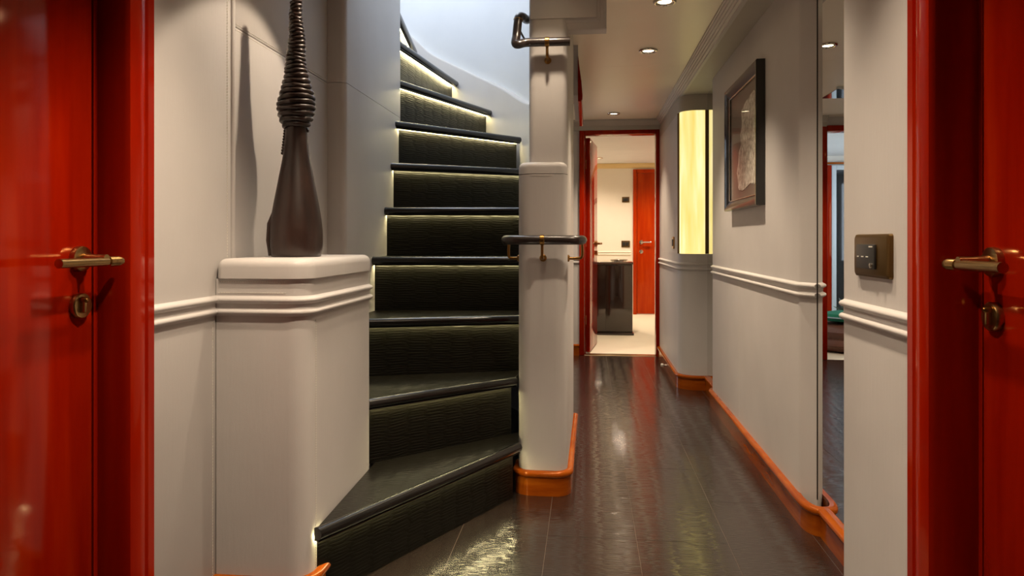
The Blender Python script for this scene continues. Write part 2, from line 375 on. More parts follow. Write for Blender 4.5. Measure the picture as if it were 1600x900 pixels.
# ------------------------------------------------------------ lacquered side doors with their frames
def side_door(n, s, xw, xd, ycas, label):
    """s = +1: door in the left wall (faces +x), -1: in the right wall"""
    d = empty('door_%d' % n, (xd, 1.0, 0)); struct(d, label)
    y1 = ycas; yi = y1-0.088; xc = xw+s*0.018; H0 = 1.98
    out = [(xw-s*0.10, y1), (xc-s*0.006, y1), (xc, y1-0.006), (xc, y1-0.028), (xc-s*0.004, y1-0.033), (xc-s*0.001, y1-0.040), (xc, y1-0.060), (xc-s*0.006, yi+0.006), (xc-s*0.016, yi), (xd-s*0.004, yi), (xd-s*0.004, yi-0.012), (xd-s*0.05, yi-0.012), (xd-s*0.05, y1)]
    prism('frame_post', out if s < 0 else out[::-1], 0, H0+0.08, 'mahogany', d)
    out2 = [(x, 0.55-(y-y1)*1.0) for x, y in out]
    prism('frame_post', out2 if s > 0 else out2[::-1], 0, H0+0.08, 'mahogany', d)
    box('frame_head', min(xc, xd-s*0.05), max(xc, xd-s*0.05), 0.55, y1, H0, H0+0.085, 'mahogany', d, 0.006)
    box('seal', min(xd-s*0.012, xd-s*0.05), max(xd-s*0.012, xd-s*0.05), 0.64, yi-0.0125, 0, H0, 'dark_gap', d)
    ye = yi-0.022
    box('leaf', min(xd, xd-s*0.04), max(xd, xd-s*0.04), 0.648, ye, 0.008, H0-0.004, 'mahogany', d, 0.003)
    # T-bar lever handle
    yh = ye-0.042; zh = 0.974
    h = disc('handle', (xd, yh, zh+0.006), (s, 0, 0), [(0, 0.027), (0.006, 0.0275), (0.012, 0.0265), (0.014, 0.022), (0.0145, 0.012), (0.04, 0.0095), (0.066, 0.0095)], 'brass', d)
    xb = xd+s*0.060
    disc('bar', (xb, yh-0.128, zh), (0, 1, 0), [(0, 0.0072), (0.0006, 0.0094), (0.134, 0.0094), (0.1345, 0.008), (0.138, 0.008)], 'brass', h)
    bmk = [(0.1382, 0.0085)]
    for k in range(9): bmk += [(0.139+k*0.0036, 0.0108), (0.1408+k*0.0036, 0.0101)]
    disc('knurled_grip', (xb, yh-0.128, zh), (0, 1, 0), bmk + [(0.172, 0.0108), (0.173, 0.0085), (0.182, 0.0082), (0.184, 0.006)], 'brass', h)
    e = disc('lock', (xd, yh, 0.880), (s, 0, 0), [(0, 0.0265), (0.005, 0.027), (0.010, 0.027), (0.0125, 0.025), (0.013, 0.0)], 'brass', d)
    bm = bmesh.new(); add_box(bm, -0.0055, 0.0055, -0.005, 0.005, -0.017, 0.015, 0.0035)
    t = bm_obj('thumb_turn', bm, 'brass', e); t.location = (xd+s*0.017, yh-0.004, 0.882)
    disc('turn_tip', (xd+s*0.012, yh-0.004, 0.893), (s, 0, 0), [(0, 0.007), (0.011, 0.006), (0.014, 0.003)], 'old_brass', e, 14)
    return d
side_door(1, 1, XL, -1.078, 1.517, 'glossy red mahogany door on the left with a brass lever handle')
XR = 0.67
side_door(2, -1, XR, 0.742, 1.500, 'glossy red mahogany door on the right with a brass lever handle')

# ------------------------------------------------------------ right wall, near piece
wr = struct(prism('wall_right', rounded([(XR, 1.50), (0.84, 1.50), (0.84, 1.905), (XR, 1.905)], [0, 0, 0, 0.012], 4), 0, 2.012, 'leather'), 'grey leather wall between the right door and the mirror')
stitches('stitching', (XR, 1.512, 0), (XR, 1.512, 2.0), (-1, 0, 0), wr)
sweep('chair_rail', [(XR, 1.503), (XR, 1.893), (XR+0.004, 1.9015), (XR+0.012, 1.905), (0.80, 1.905)], [(-d, z) for d, z in rail_profile()], 'leather', wr)
box('wainscot_end', XR+0.006, 0.79, 1.90, 1.914, 0, 0.92, 'leather', wr, 0.004)
struct(box('wall_near_right', XR, 0.9, -1.3, 0.55, 0, 2.012, 'leather'), 'grey leather wall before the right lacquered door')

# ------------------------------------------------------------ right wall: mirror plane, leather picture panel, lamp column, far piece
XM = 0.812; XP = 0.770
struct(box('wall_right_backing', XM+0.006, 0.95, 1.85, 6.15, 0, 2.06, 'leather_dark'), 'grey wall that carries the mirror strips and the picture panel')
mirr = tag(box('wall_mirror', XM, XM+0.006, 1.906, 2.60, 0.0, 2.011, 'mirror'), 'tall mirror strip between the near right wall and the picture panel', 'mirror')
mirr2 = tag(box('wall_mirror', XM, XM+0.006, 4.36, 4.86, 0.0, 2.011, 'mirror'), 'narrow mirror strip between the picture panel and the glowing lamp', 'mirror')
def arc(cx, cy, rx, ry, a0, a1, n=8): return [(cx+rx*math.cos(R(a0+(a1-a0)*k/n)), cy+ry*math.sin(R(a0+(a1-a0)*k/n))) for k in range(n+1)]
ppath = [(XM, 2.555)] + [(XM-0.002, 2.5585), (XP+0.007, 2.612), (XP+0.002, 2.621), (XP, 2.632)] + arc(XP+0.03, 4.36, 0.03, 0.045, 180, 92) + [(XM, 4.405)]
tag(box('seam_strip', XM-0.0015, XM, 2.549, 2.5545, 0.1, 2.011, 'dark_gap', mirr), 'dark seam where the mirror meets the picture panel')
wp = struct(prism('wall_picture', ppath[::-1], 0, 2.0115, 'leather'), 'proud grey leather wall panel carrying the framed picture')
stitches('stitching', (XP, 3.62, 0.1), (XP, 3.62, 0.80), (-1, 0, 0), wp, 0.009, 0.0002)
rr_ = [(x, y) for x, y in ppath]
sweep('chair_rail', rr_, [(-d, z) for d, z in rail_profile()], 'leather', wp)
XF = 0.63
cpath = [(XM, 4.81)] + [(XF+0.11, 4.81)] + arc(XF+0.11, 4.92, 0.11, 0.11, 270, 180, 10) + [(XF, 6.15)]
cpoly = (cpath + [(XM, 6.15)])[::-1]
wf = struct(prism('wall_far_right', cpoly, 0, 0.925, 'leather'), 'grey leather wall with a rounded corner below and beyond the lit column')
prism('wall_head', cpoly, 1.905, 2.0115, 'leather_dark', wf)
prism('panel', [(XM, 4.945), (XM, 6.15), (XF, 6.15), (XF, 4.945)], 0.9255, 1.9045, 'leather', wf)
sweep('chair_rail', cpath, [(-d, z) for d, z in rail_profile()], 'leather', wf)
lamp = empty('wall_lamp', (0.72, 4.87, 0.925)); tag(lamp, 'tall curved glowing amber onyx lamp set in the rounded wall corner', 'lamp')
ins = 0.008
lp = [(XM-0.004, 4.81+ins)] + [(XF+0.11, 4.81+ins)] + arc(XF+0.11, 4.92, 0.11-ins, 0.11-ins, 270, 190, 10) + [(XM-0.004, 4.92)]
prism('diffuser', lp[::-1], 0.926, 1.904, 'onyx', lamp)
box('frame_strip', XM-0.012, XM-0.001, 4.806, 4.83, 0.926, 1.904, 'bronze', lamp, 0.002)
prism('frame_strip', rounded([(XF, 4.918), (XF+0.022, 4.918), (XF+0.022, 4.944), (XF, 4.944)][::1], 0.003, 2), 0.926, 1.904, 'bronze', lamp)
# skirting of the right side, in three runs
base_r = struct(skirting('baseboard_right', [(x, y) for x, y in [(XM, 4.44)] + [(XM, 4.43)] + arc(XP+0.03, 4.36, 0.03, 0.062, 92, 180) + arc(XP+0.03, 2.575, 0.03, 0.085, 180, 268) + [(XM, 2.487), (XM, 1.91)]]), 'orange cherry-wood skirting along the picture panel and mirror')
base_r2 = struct(skirting('baseboard_far_right', [(XF, 6.12)] + cpath[::-1][1:] + [(XM, 4.80), (XM, 4.43)]), 'orange cherry-wood skirting around the lamp column to the far door')

# ------------------------------------------------------------ end wall with the cabin doorway and the salon doorway
YE = 6.15
we = struct(box('wall_end', -0.36, -0.068, YE, YE+0.08, 0, CEIL, 'leather'), 'grey leather wall beside the far doorway')
box('panel', -0.068, 0.645, YE, YE+0.08, 1.99, CEIL, 'leather', we)
box('panel', -2.4, -0.36, YE, YE+0.08, 1.99, CEIL, 'leather', we)
box('panel', -2.4, -1.0, YE, YE+0.08, 0, 1.99, 'leather', we)
sweep('chair_rail', [(-0.36, YE), (-0.068, YE)], rail_profile(), 'leather', we)
skirting('skirting', [(-0.36, YE), (-0.068, YE)], we)
def frame(parent, x0, x1, y0, y1, h, w, mat='mahogany'):
    box('frame_post', x0, x0+w, y0, y1, 0, h, mat, parent, 0.006)
    box('frame_post', x1-w, x1, y0, y1, 0, h, mat, parent, 0.006)
    box('frame_head', x0+w, x1-w, y0, y1, h-w, h, mat, parent, 0.006)
d3 = struct(empty('door_3', (0.29, YE, 0)), 'open red mahogany door at the end of the corridor')
frame(d3, -0.067, 0.645, YE-0.022, YE+0.10, 1.995, 0.046)
box('door_stop', -0.021, -0.009, YE+0.035, YE+0.10, 0, 1.949, 'mahogany', d3, 0.002)
box('threshold', -0.02, 0.6, YE+0.005, YE+0.09, -0.03, 0.004, 'brass', d3, 0.002)
# leaf swung back into the cabin
leaf = box('leaf', 0, 0.60, -0.02, 0.02, 0.012, 1.94, 'mahogany', d3, 0.003)
leaf.matrix_parent_inverse = Matrix.Translation(-Vector(d3.location)); leaf.location = (0.008, YE+0.115, 0); leaf.rotation_euler = (0, 0, R(83))
hd = disc('handle', (0.53, -0.02, 0.985), (0, -1, 0), [(0, 0.025), (0.010, 0.025), (0.012, 0.011), (0.05, 0.009), (0.056, 0.009)], 'brass', leaf)
disc('bar', (0.56, -0.058, 0.985), (-1, 0, 0), [(0, 0.009), (0.13, 0.009), (0.132, 0.006)], 'brass', hd)
disc('lock', (0.53, -0.02, 0.895), (0, -1, 0), [(0, 0.022), (0.010, 0.022), (0.012, 0.018)], 'brass', leaf)
for z in (0.3, 1.0, 1.7): tube('hinge', [(-0.012, YE+0.105, z-0.04), (-0.012, YE+0.105, z+0.04)], 0.007, 'brass', d3, 10)
d4 = struct(empty('door_4', (-0.68, YE, 0)), 'red mahogany frame of the salon doorway seen in the mirror')
frame(d4, -1.0, -0.36, YE-0.022, YE+0.10, 1.995, 0.05)

# ------------------------------------------------------------ cabin beyond
fl2 = struct(box('floor_cabin', -2.5, 1.7, 6.15, 10.0, -0.06, 0.0, 'carpet'), 'cream carpet of the cabin beyond the far doorway')
YB = 9.62
wc = struct(box('wall_cabin_back', -0.3, 1.7, YB, YB+0.1, 0, CEIL, 'cream_wall'), 'warm cream back wall of the cabin')
sweep('cornice', [(-0.3, YB), (1.6, YB)], [(0, 2.07), (0.05, 2.07), (0.05, 2.055), (0.03, 2.03), (0.015, 2.01), (0, 2.005)], 'cream_trim', wc)
sweep('chair_rail', [(-0.3, YB), (0.60, YB)], rail_profile(), 'cream_wall', wc)
struct(box('wall_cabin_left', -0.36, -0.3, YE+0.08, YB, 0, CEIL, 'cream_wall'), 'cream wall on the left side of the cabin')
struct(box('wall_cabin_right', 1.6, 1.7, YE+0.08, YB, 0, CEIL, 'cream_wall'), 'cream wall on the right side of the cabin')
struct(box('wall_cabin_front', 0.645, 1.7, YE, YE+0.08, 0, CEIL, 'cream_wall'), 'cream wall on the corridor side of the cabin')
struct(box('ceiling_cabin', -2.5, 1.7, YE, 10.0, CEIL+0.001, CEIL+0.1, 'white_wall'), 'white ceiling of the cabin')
d5 = struct(empty('door_5', (0.83, YB, 0)), 'closed orange-red door on the back wall of the cabin')
frame(d5, 0.63, 1.32, YB-0.025, YB, 1.99, 0.05, 'mahogany_cabin')
box('leaf', 0.682, 1.268, YB-0.012, YB-0.001, 0.01, 1.938, 'mahogany_cabin', d5, 0.003)
h5 = disc('handle', (0.74, YB-0.012, 0.99), (0, -1, 0), [(0, 0.027), (0.01, 0.027), (0.012, 0.011), (0.05, 0.009)], 'chrome', d5)
disc('bar', (0.73, YB-0.06, 0.99), (1, 0, 0), [(0, 0.010), (0.14, 0.010), (0.142, 0.006)], 'chrome', h5)
disc('lock', (0.74, YB-0.012, 0.86), (0, -1, 0), [(0, 0.026), (0.01, 0.026), (0.012, 0.02)], 'chrome', d5)
cb = empty('sideboard', (0.2, 7.6, 0)); tag(cb, 'dark glossy wooden sideboard standing on the cream carpet beyond the doorway', 'sideboard')
box('body', -0.15, 0.487, 7.5, 8.05, 0.02, 0.755, 'cabinet_gloss', cb, 0.006)
box('top', -0.16, 0.495, 7.49, 8.06, 0.757, 0.782, 'cabinet_top', cb, 0.005)
box('plinth', -0.15, 0.50, 7.47, 8.06, 0.0, 0.025, 'cabinet_gloss', cb, 0.004)
box('door_panel', 0.20, 0.482, 7.494, 7.502, 0.04, 0.745, 'cabinet_gloss', cb, 0.003)
tr_ = empty('tray', (0.35, 7.7, 0.782)); tag(tr_, 'small metal tray on top of the dark sideboard', 'tray')
prism('dish', rounded([(0.27, 7.62), (0.43, 7.62), (0.43, 7.78), (0.27, 7.78)], 0.03), 0.782, 0.797, 'chrome', tr_, top_r=0.004)
tube('rim', [(0.35+0.09*math.cos(R(a)), 7.70+0.09*math.sin(R(a)), 0.802) for a in range(0, 361, 20)], 0.006, 'chrome', tr_, 8)
def wall_plate(name, label, cat, x, z, w, h, y, inner):
    o = empty(name, (x, y, z)); tag(o, label, cat)
    box('plate', x-w/2, x+w/2, y-0.012, y, z-h/2, z+h/2, 'bronze', o, 0.004)
    for k in range(inner):
        ww = w*0.8/inner; a = x-w*0.4+ww*k
        box('button', a+0.004, a+ww-0.004, y-0.018, y-0.010, z-h*0.28, z+h*0.28, 'black_plastic', o, 0.002)
    return o
wall_plate('thermostat', 'small dark thermostat high on the cream cabin wall', 'thermostat', 0.53, 1.575, 0.10, 0.075, YB, 1)
wall_plate('light_switch', 'dark switch plate beside the far orange door in the cabin', 'switch', 0.53, 0.965, 0.115, 0.09, YB, 2)

# ------------------------------------------------------------ salon seen in the mirror
YS = 9.0
ws = struct(box('wall_salon_back', -2.4, -0.36, YS, YS+0.1, 0, CEIL, 'cream_wall'), 'pale back wall of the salon seen in the mirror')
struct(box('wall_salon_left', -2.5, -2.4, 4.5, YS+0.1, 0, CEIL, 'cream_wall'), 'pale side wall of the salon and lobby')
w2 = struct(empty('window_1', (-1.8, YS, 0)), 'white framed dark glazed door of the salon seen in the mirror')
box('post', -1.395, -1.33, YS-0.05, YS, 0, 1.95, 'mahogany', w2, 0.006)
box('frame', -1.455, -1.397, YS-0.045, YS, 0, 1.95, 'white_paint', w2, 0.006)
box('frame', -2.2, -2.14, YS-0.045, YS, 0, 1.95, 'white_paint', w2, 0.006)
box('frame_head', -2.14, -1.455, YS-0.045, YS, 1.89, 1.95, 'white_paint', w2, 0.006)
box('pane', -2.14, -1.455, YS-0.02, YS-0.012, 0.0, 1.89, 'night_glass', w2)
box('curtain_rail', -2.3, -0.5, YS-0.06, YS-0.02, 1.962, 1.985, 'cherry', w2, 0.006)
pf = empty('pouf', (-0.77, 6.72, 0)); tag(pf, 'low brown leather pouf with folds just inside the salon, seen in the mirror', 'pouf')
disc('cushion', (-0.77, 6.72, 0.0), (0, 0, 1), [(0.0, 0.20), (0.02, 0.29), (0.07, 0.33), (0.115, 0.315), (0.125, 0.30), (0.14, 0.315), (0.19, 0.32), (0.235, 0.27), (0.255, 0.18), (0.26, 0.0)], 'brown_leather', pf)
tube('piping', [(-0.77+0.302*math.cos(R(a)), 6.72+0.302*math.sin(R(a)), 0.126) for a in range(0, 361, 12)], 0.008, 'brown_leather', pf, 8)
gc = empty('cushion', (-0.75, 6.70, 0.25)); tag(gc, 'small green cushion on the brown pouf in the mirror', 'cushion')
disc('cover', (-0.75, 6.70, 0.262), (0, 0, 1), [(0.0, 0.10), (0.02, 0.20), (0.05, 0.215), (0.08, 0.19), (0.10, 0.08), (0.102, 0.0)], 'green_cloth', gc, 20)
tube('piping', [(-0.75+0.216*math.cos(R(a)), 6.70+0.216*math.sin(R(a)), 0.312) for a in range(0, 361, 20)], 0.006, 'blue_cloth', gc, 8)
pl = empty('potted_plant', (-0.98, 7.25, 0)); tag(pl, 'small leafy plant in a pale blue pot behind the pouf, in the mirror', 'plant')
disc('pot', (-0.98, 7.25, 0), (0, 0, 1), [(0, 0.09), (0.02, 0.11), (0.26, 0.15), (0.28, 0.155), (0.28, 0.135), (0.25, 0.13)], 'blue_cloth', pl, 20)
bm = bmesh.new()
for k in range(70):
    a = random.uniform(0, 6.28); e = random.uniform(0.1, 1.3); l = random.uniform(0.10, 0.22); w = l*0.18
    o = Vector((-0.98, 7.25, 0.27)); dv = Vector((math.cos(a)*math.cos(e), math.sin(a)*math.cos(e), math.sin(e))); sd = dv.cross(Vector((0, 0, 1))).normalized()
    p = [o, o+dv*l*0.5+sd*w, o+dv*l+Vector((0, 0, -0.03)), o+dv*l*0.5-sd*w]; q = [bm.verts.new(v) for v in p]; bm.faces.new(q)
o = bm_obj('foliage', bm, 'leaf', pl); o['kind'] = 'stuff'
sk = struct(empty('window_2', (-0.3, 5.2, CEIL)), 'dark blue ceiling window with a white edge over the lobby, in the mirror')
prism('pane', [(-0.10, 4.95), (-0.10, 5.32), (-0.75, 5.32)], CEIL-0.006, CEIL-0.001, 'blue_glass', sk)
tube('frame', [(-0.08, 4.94, CEIL-0.006), (-0.78, 5.33, CEIL-0.006)], 0.010, 'white_paint', sk, 8)

# ------------------------------------------------------------ stairwell: inner wall, curved wall, upper shell
inner = [(-0.24, 3.10), (-0.243, 3.35), (-0.25, 3.55), (-0.28, 3.75), (-0.37, 4.02), (-0.475, 4.215), (-0.595, 4.36), (-0.71, 4.43), (-0.83, 4.465), (-1.0, 4.48), (-1.3, 4.48), (-2.3, 4.48)]
ip = spline(inner, 5)
def ztop(x, y):
    key = [(3.10, 1.60), (3.9, 1.79), (4.10, 1.85), (4.36, 2.02)]
    if y < 4.36:
        for (a, za), (c, zc) in zip(key, key[1:]):
            if y <= c: return za+(zc-za)*(y-a)/(c-a)
    kx = [(-0.595, 2.02), (-0.83, 2.15), (-1.1, 2.28), (-1.3, 2.40), (-2.3, 3.1)]
    for (a, za), (c, zc) in zip(kx, kx[1:]):
        if x >= c: return za+(zc-za)*(x-a)/(c-a)
    return 3.1
def path_normals(path):
    o = []
    for i in range(len(path)):
        a = Vector(path[max(i-1, 0)]); c = Vector(path[min(i+1, len(path)-1)]); t = (c-a).normalized(); o.append(Vector((t.y, -t.x)))
    return o
nn = path_normals(ip)     # points outwards (away from the treads)
zts = [ztop(x, y) for x, y in ip]
for _ in range(12): zts = [zts[0]]+[(zts[k-1]+2*zts[k]+zts[k+1])/4 for k in range(1, len(zts)-1)]+[zts[-1]]
rs = []
for (x, y), n, zt in zip(ip, nn, zts):
    pr = [(0.0, 0.0), (0.0, zt-0.012), (0.004, zt-0.004), (0.012, zt), (0.034, zt), (0.034, 0)]
    rs.append([(x+n.x*d, y+n.y*d, z) for d, z in pr])
wcv = struct(rings('wall_stair_curved', rs, 'leather', smooth=50), 'grey leather dado wall curving up around the outside of the stairs')
struct(rings('wall_stairwell_upper', [[(x+n.x*d, y+n.y*d, z) for d, z in ((0.0345, 0), (0.0345, 3.8), (0.11, 3.8), (0.11, 0))] for (x, y), n in zip(ip, nn)], 'white_wall', smooth=50), 'bright white curved wall of the upper stairwell')
struct(box('wall_stairwell_front', -2.3, -0.10, 2.66, 2.74, CEIL+0.1, 3.8, 'white_wall'), 'white wall of the stairwell above the corridor ceiling')
struct(box('wall_stairwell_right', -0.236, -0.12, 2.74, 3.6, CEIL+0.005, 3.8, 'white_wall'), 'white wall of the stairwell above the newel')
struct(box('wall_stairwell_left', -2.4, -2.3, 2.66, 4.6, 0.0, 3.8, 'white_wall'), 'white wall at the far left of the stairwell')
struct(box('wall_understair', -2.3, -1.22, 3.30, 3.38, 0, 3.8, 'white_wall'), 'white wall closing the upper flight of the stairs')
w3 = struct(empty('window_3', (-1.2, 3.65, 3.8)), 'skylight high above the stairs')
frame_z = 3.8
for a in ((-2.4, -0.05, 2.6, 2.75), (-2.4, -0.05, 4.5, 4.65), (-2.4, -2.25, 2.75, 4.5), (-0.25, -0.05, 2.75, 4.5)):
    box('frame', a[0], a[1], a[2], a[3], frame_z, frame_z+0.06, 'white_paint', w3)
box('pane', -2.25, -0.25, 2.75, 4.5, 3.82, 3.826, 'pane', w3)

# ------------------------------------------------------------ stair newel: low rounded block against the taller pier
nw = empty('stair_newel', (-0.16, 2.95, 0)); tag(nw, 'pale grey leather newel with rounded corners between the stairs and the corridor', 'newel')
blk = rounded([(-0.277, 2.764), (-0.078, 2.764), (-0.078, 3.02), (-0.277, 3.02)], [0.055, 0.05, 0, 0.0], 8)
prism('block', blk, 0, 1.284, 'leather', nw)
prism('block_cap', blk, 1.286, 1.334, 'leather', nw, top_r=0.022)
stitches('stitching', (-0.222, 2.764, 1.279), (-0.13, 2.764, 1.279), (0, -1, 0), nw, 0.007)
pier = rounded([(-0.236, 2.815), (-0.078, 2.815), (-0.070, 3.72), (-0.236, 3.72)], [0.026, 0.026, 0.05, 0], 6)
prism('pier', pier, 0, CEIL+0.004, 'leather', nw)
sk_p = [(-0.277, 2.95), (-0.277, 2.819)] + rounded([(-0.277, 2.95), (-0.277, 2.764), (-0.078, 2.764), (-0.072, 3.70)], [0, 0.055, 0.05, 0], 8)[1:-1] + [(-0.070, 3.705)]
sk_p = [(-0.277, 2.90)] + rounded([(-0.277, 2.95), (-0.277, 2.764), (-0.078, 2.764), (-0.070, 3.71)], [0, 0.055, 0.05, 0], 8)[1:-1] + [(-0.070, 3.70)]
skirting('skirting', sk_p, nw)
# bulkhead that wraps the head of the newel
bh = struct(box('trim_4', -0.20, 0.08, 2.845, 2.90, 1.878, CEIL-0.001, 'leather'), 'grey leather bulkhead hanging from the ceiling at the head of the newel')
def bulk(y, xr, zb): return [(-0.225, y, zb), (xr, y, zb), (xr, y, CEIL-0.002), (-0.225, y, CEIL-0.002)]
rings('cove', [bulk(2.8449, 0.08, 1.878), bulk(2.836, 0.078, 1.880), bulk(2.830, 0.066, 1.892), bulk(2.828, 0.054, 1.905), bulk(2.822, 0.049, 1.911), bulk(2.821, 0.046, 1.914)], 'leather', bh)
prism('panel', rounded([(-0.232, 2.812), (0.040, 2.812), (0.040, 2.822), (-0.232, 2.822)], [0.006, 0.003, 0, 0], 3), 1.921, CEIL-0.002, 'leather', bh)
# curved lintel of the lobby opening, faced with wood
lt = struct(box('trim_5', -0.075, -0.048, 3.74, 4.55, 1.80, CEIL-0.001, 'leather'), 'grey lintel over the lobby opening behind the newel')
fac = [(-0.048, 1.765), (-0.030, 1.765), (-0.024, 1.775), (-0.023, 1.80), (-0.029, 1.87), (-0.040, 1.95), (-0.047, 2.01), (-0.048, 2.01)]
rings('wood_facing', [[(x, y, z) for x, z in fac] for y in (3.73, 4.55)], 'mahogany', lt)

# ------------------------------------------------------------ staircase
st = empty('staircase', (-0.6, 2.9, 0)); tag(st, 'winding staircase clad in black crocodile leather with lights under the nosings', 'staircase')
# nosing line of every step: left end, right end, height
N = [((-0.728, 1.838), (-0.252, 2.698), 0.222), ((-0.7555, 2.352), (-0.279, 2.797), 0.460), ((-0.955, 2.695), (-0.262, 2.915), 0.700),
     ((-0.955, 3.000), (-0.240, 3.080), 0.9445), ((-0.955, 3.190), (-0.243, 3.275), 1.175), ((-0.955, 3.297), (-0.268, 3.700), 1.400),
     ((-0.955, 3.378), (-0.378, 4.006), 1.620), ((-0.955, 3.480), (-0.600, 4.366), 1.848), ((-0.962, 3.515), (-0.835, 4.460), 2.060),
     ((-1.00, 3.56), (-1.115, 4.478), 2.280), ((-1.22, 3.50), (-1.42, 4.478), 2.500)]
OV = 0.045; NH = 0.036
def back(p, q, d):            # shift a nosing line away from the climber's feet (uphill) by d
    t = (Vector(q)-Vector(p)).normalized(); n = Vector((-t.y, t.x)); return tuple(Vector(p)+n*d), tuple(Vector(q)+n*d)
EXTRA = {0: [(-0.7555, 1.862)], 1: [(-0.955, 2.50), (-0.7555, 2.362)]}
for i, (L, Q, z) in enumerate(N):
    t2 = (Vector(Q)-Vector(L)).normalized(); nb = Vector((-t2.y, t2.x))
    # tread slab from the nosing back to the next riser
    fl_, fr_ = back(L, Q, 0.018)
    if i < 10:
        L2, R2 = back(N[i+1][0], N[i+1][1], OV+0.014)
    else: L2, R2 = (-2.28, 3.40), (-2.28, 4.478)
    poly = [fl_, fr_, R2, L2]
    if i == 0: poly = [fl_, fr_, (-0.275, 2.82), (-0.279, 2.86), (-0.7555, 2.42)]
    if i == 1: poly = [fl_, fr_, (-0.279, 2.975), (-0.94, 2.762), (-0.94, 2.50), (-0.7555, 2.372)]
    tread = prism('tread', poly, z-0.030, z, 'tread_leather', st)
    # rounded nosing bar with a thin lip below
    prof = [(-0.03, -0.004), (-0.022, -0.0004)] + [(-0.018+0.018*math.cos(R(a)), -0.018+0.018*math.sin(R(a))) for a in range(80, -91, -17)] + [(-0.019, -0.0365), (-0.010, -0.0368), (-0.0095, -0.0395), (-0.03, -0.0395)]
    tt = Vector((t2.x, t2.y))
    sweep('nosing', [L, Q], [(d, zz+z+0.0012) for d, zz in prof], 'nosing_leather', tread, smooth=50)
    # LED strip tucked behind the lip
    a, c = back(L, Q, 0.0305); a2, c2 = back(L, Q, 0.0365)
    a, c, a2, c2 = [Vector(p) for p in (a, c, a2, c2)]
    ia = 0.006
    pts = [a+tt*ia, c-tt*ia, c2-tt*ia, a2+tt*ia]
    prism('led_strip', [tuple(p) for p in pts], z-0.0375, z-0.0305, 'led', tread)
    # riser below the nosing
    zb = 0.0 if i == 0 else N[i-1][2]-0.001
    r0, r1 = back(L, Q, OV); r2, r3 = back(L, Q, OV+0.012)
    if i == 0: r0 = tuple(Vector(r0)+tt*0.02); r2 = tuple(Vector(r2)+tt*0.02)
    prism('riser', [r0, r1, r3, r2], zb, z-0.0305, 'riser_leather', st)

# ------------------------------------------------------------ handrails
def bracket(parent, wall, axis, railpt, drop=0.055):
    """brass rosette on the wall, a bent arm and a collar round the rail"""
    w = Vector(wall); ax = Vector(axis); rp_ = Vector(railpt)
    b = disc('bracket', w, ax, [(0, 0.014), (0.004, 0.0145), (0.008, 0.011), (0.010, 0.0)], 'old_brass', parent, 18)
    mid = Vector((rp_.x, rp_.y, w.z))
    pts = spline([tuple(w+ax*0.004), tuple(w+(mid-w)*0.6), tuple(mid+Vector((0, 0, 0.008))), tuple(rp_-Vector((0, 0, 0.012)))], 5)
    tube('arm', pts, 0.0058, 'old_brass', b, 10); return b
hr = empty('handrail', (-0.17, 2.70, 1.0)); tag(hr, 'short leather-covered handrail with brass brackets wrapped around the front of the newel', 'handrail')
zr = EYE
lo = spline([(-0.318, 2.86, zr), (-0.323, 2.80, zr), (-0.322, 2.745, zr), (-0.300, 2.712, zr), (-0.262, 2.703, zr), (-0.17, 2.702, zr), (-0.085, 2.703, zr), (-0.045, 2.712, zr), (-0.022, 2.745, zr), (-0.018, 2.80, zr), (-0.020, 2.86, zr)], 6)
tube('rail', lo, 0.0185, 'rail_leather', hr, 16)
def collar(parent, c, axis, r=0.0205, w=0.018): return disc('collar', tuple(Vector(c)-Vector(axis)*w/2), axis, [(0, r-0.002), (0.002, r), (w-0.002, r), (w, r-0.002)], 'old_brass', parent, 20)
bracket(hr, (-0.174, 2.764, 0.948), (0, -1, 0), (-0.174, 2.703, zr)); collar(hr, (-0.174, 2.702, zr), (1, 0, 0))
bracket(hr, (-0.078, 2.835, 0.945), (1, 0, 0), (-0.020, 2.835, zr)); bracket(hr, (-0.277, 2.835, 0.945), (-1, 0, 0), (-0.320, 2.835, zr))
hu = empty('handrail', (-0.17, 2.76, 1.8)); tag(hu, 'dark leather-covered handrail high on the pier, bending upwards beside the stairs', 'handrail')
zu = 1.812
up = spline([(-0.067, 2.765, zu), (-0.12, 2.763, zu), (-0.20, 2.762, zu), (-0.245, 2.757, zu-0.002), (-0.272, 2.742, zu-0.012), (-0.284, 2.748, zu-0.004), (-0.2815, 2.765, zu+0.03), (-0.2770, 2.775, zu+0.085), (-0.2735, 2.790, zu+0.112), (-0.262, 2.83, zu+0.125), (-0.256, 2.95, zu+0.15), (-0.29, 3.4, zu+0.3)], 7)
tube('rail', up, 0.0175, 'rail_leather', hu, 16)
collar(hu, (-0.2757, 2.781, zu+0.098), (0.1, 0.15, 0.98), 0.0195, 0.008)
bracket(hu, (-0.158, 2.815, zu-0.062), (0, -1, 0), (-0.158, 2.762, zu)); collar(hu, (-0.158, 2.762, zu), (1, 0, 0), 0.0195)
tube('arm', spline([(-0.236, 2.86, zu+0.02), (-0.25, 2.82, zu+0.025), (-0.27, 2.785, zu+0.055)], 5), 0.004, 'black_plastic', hu, 8)

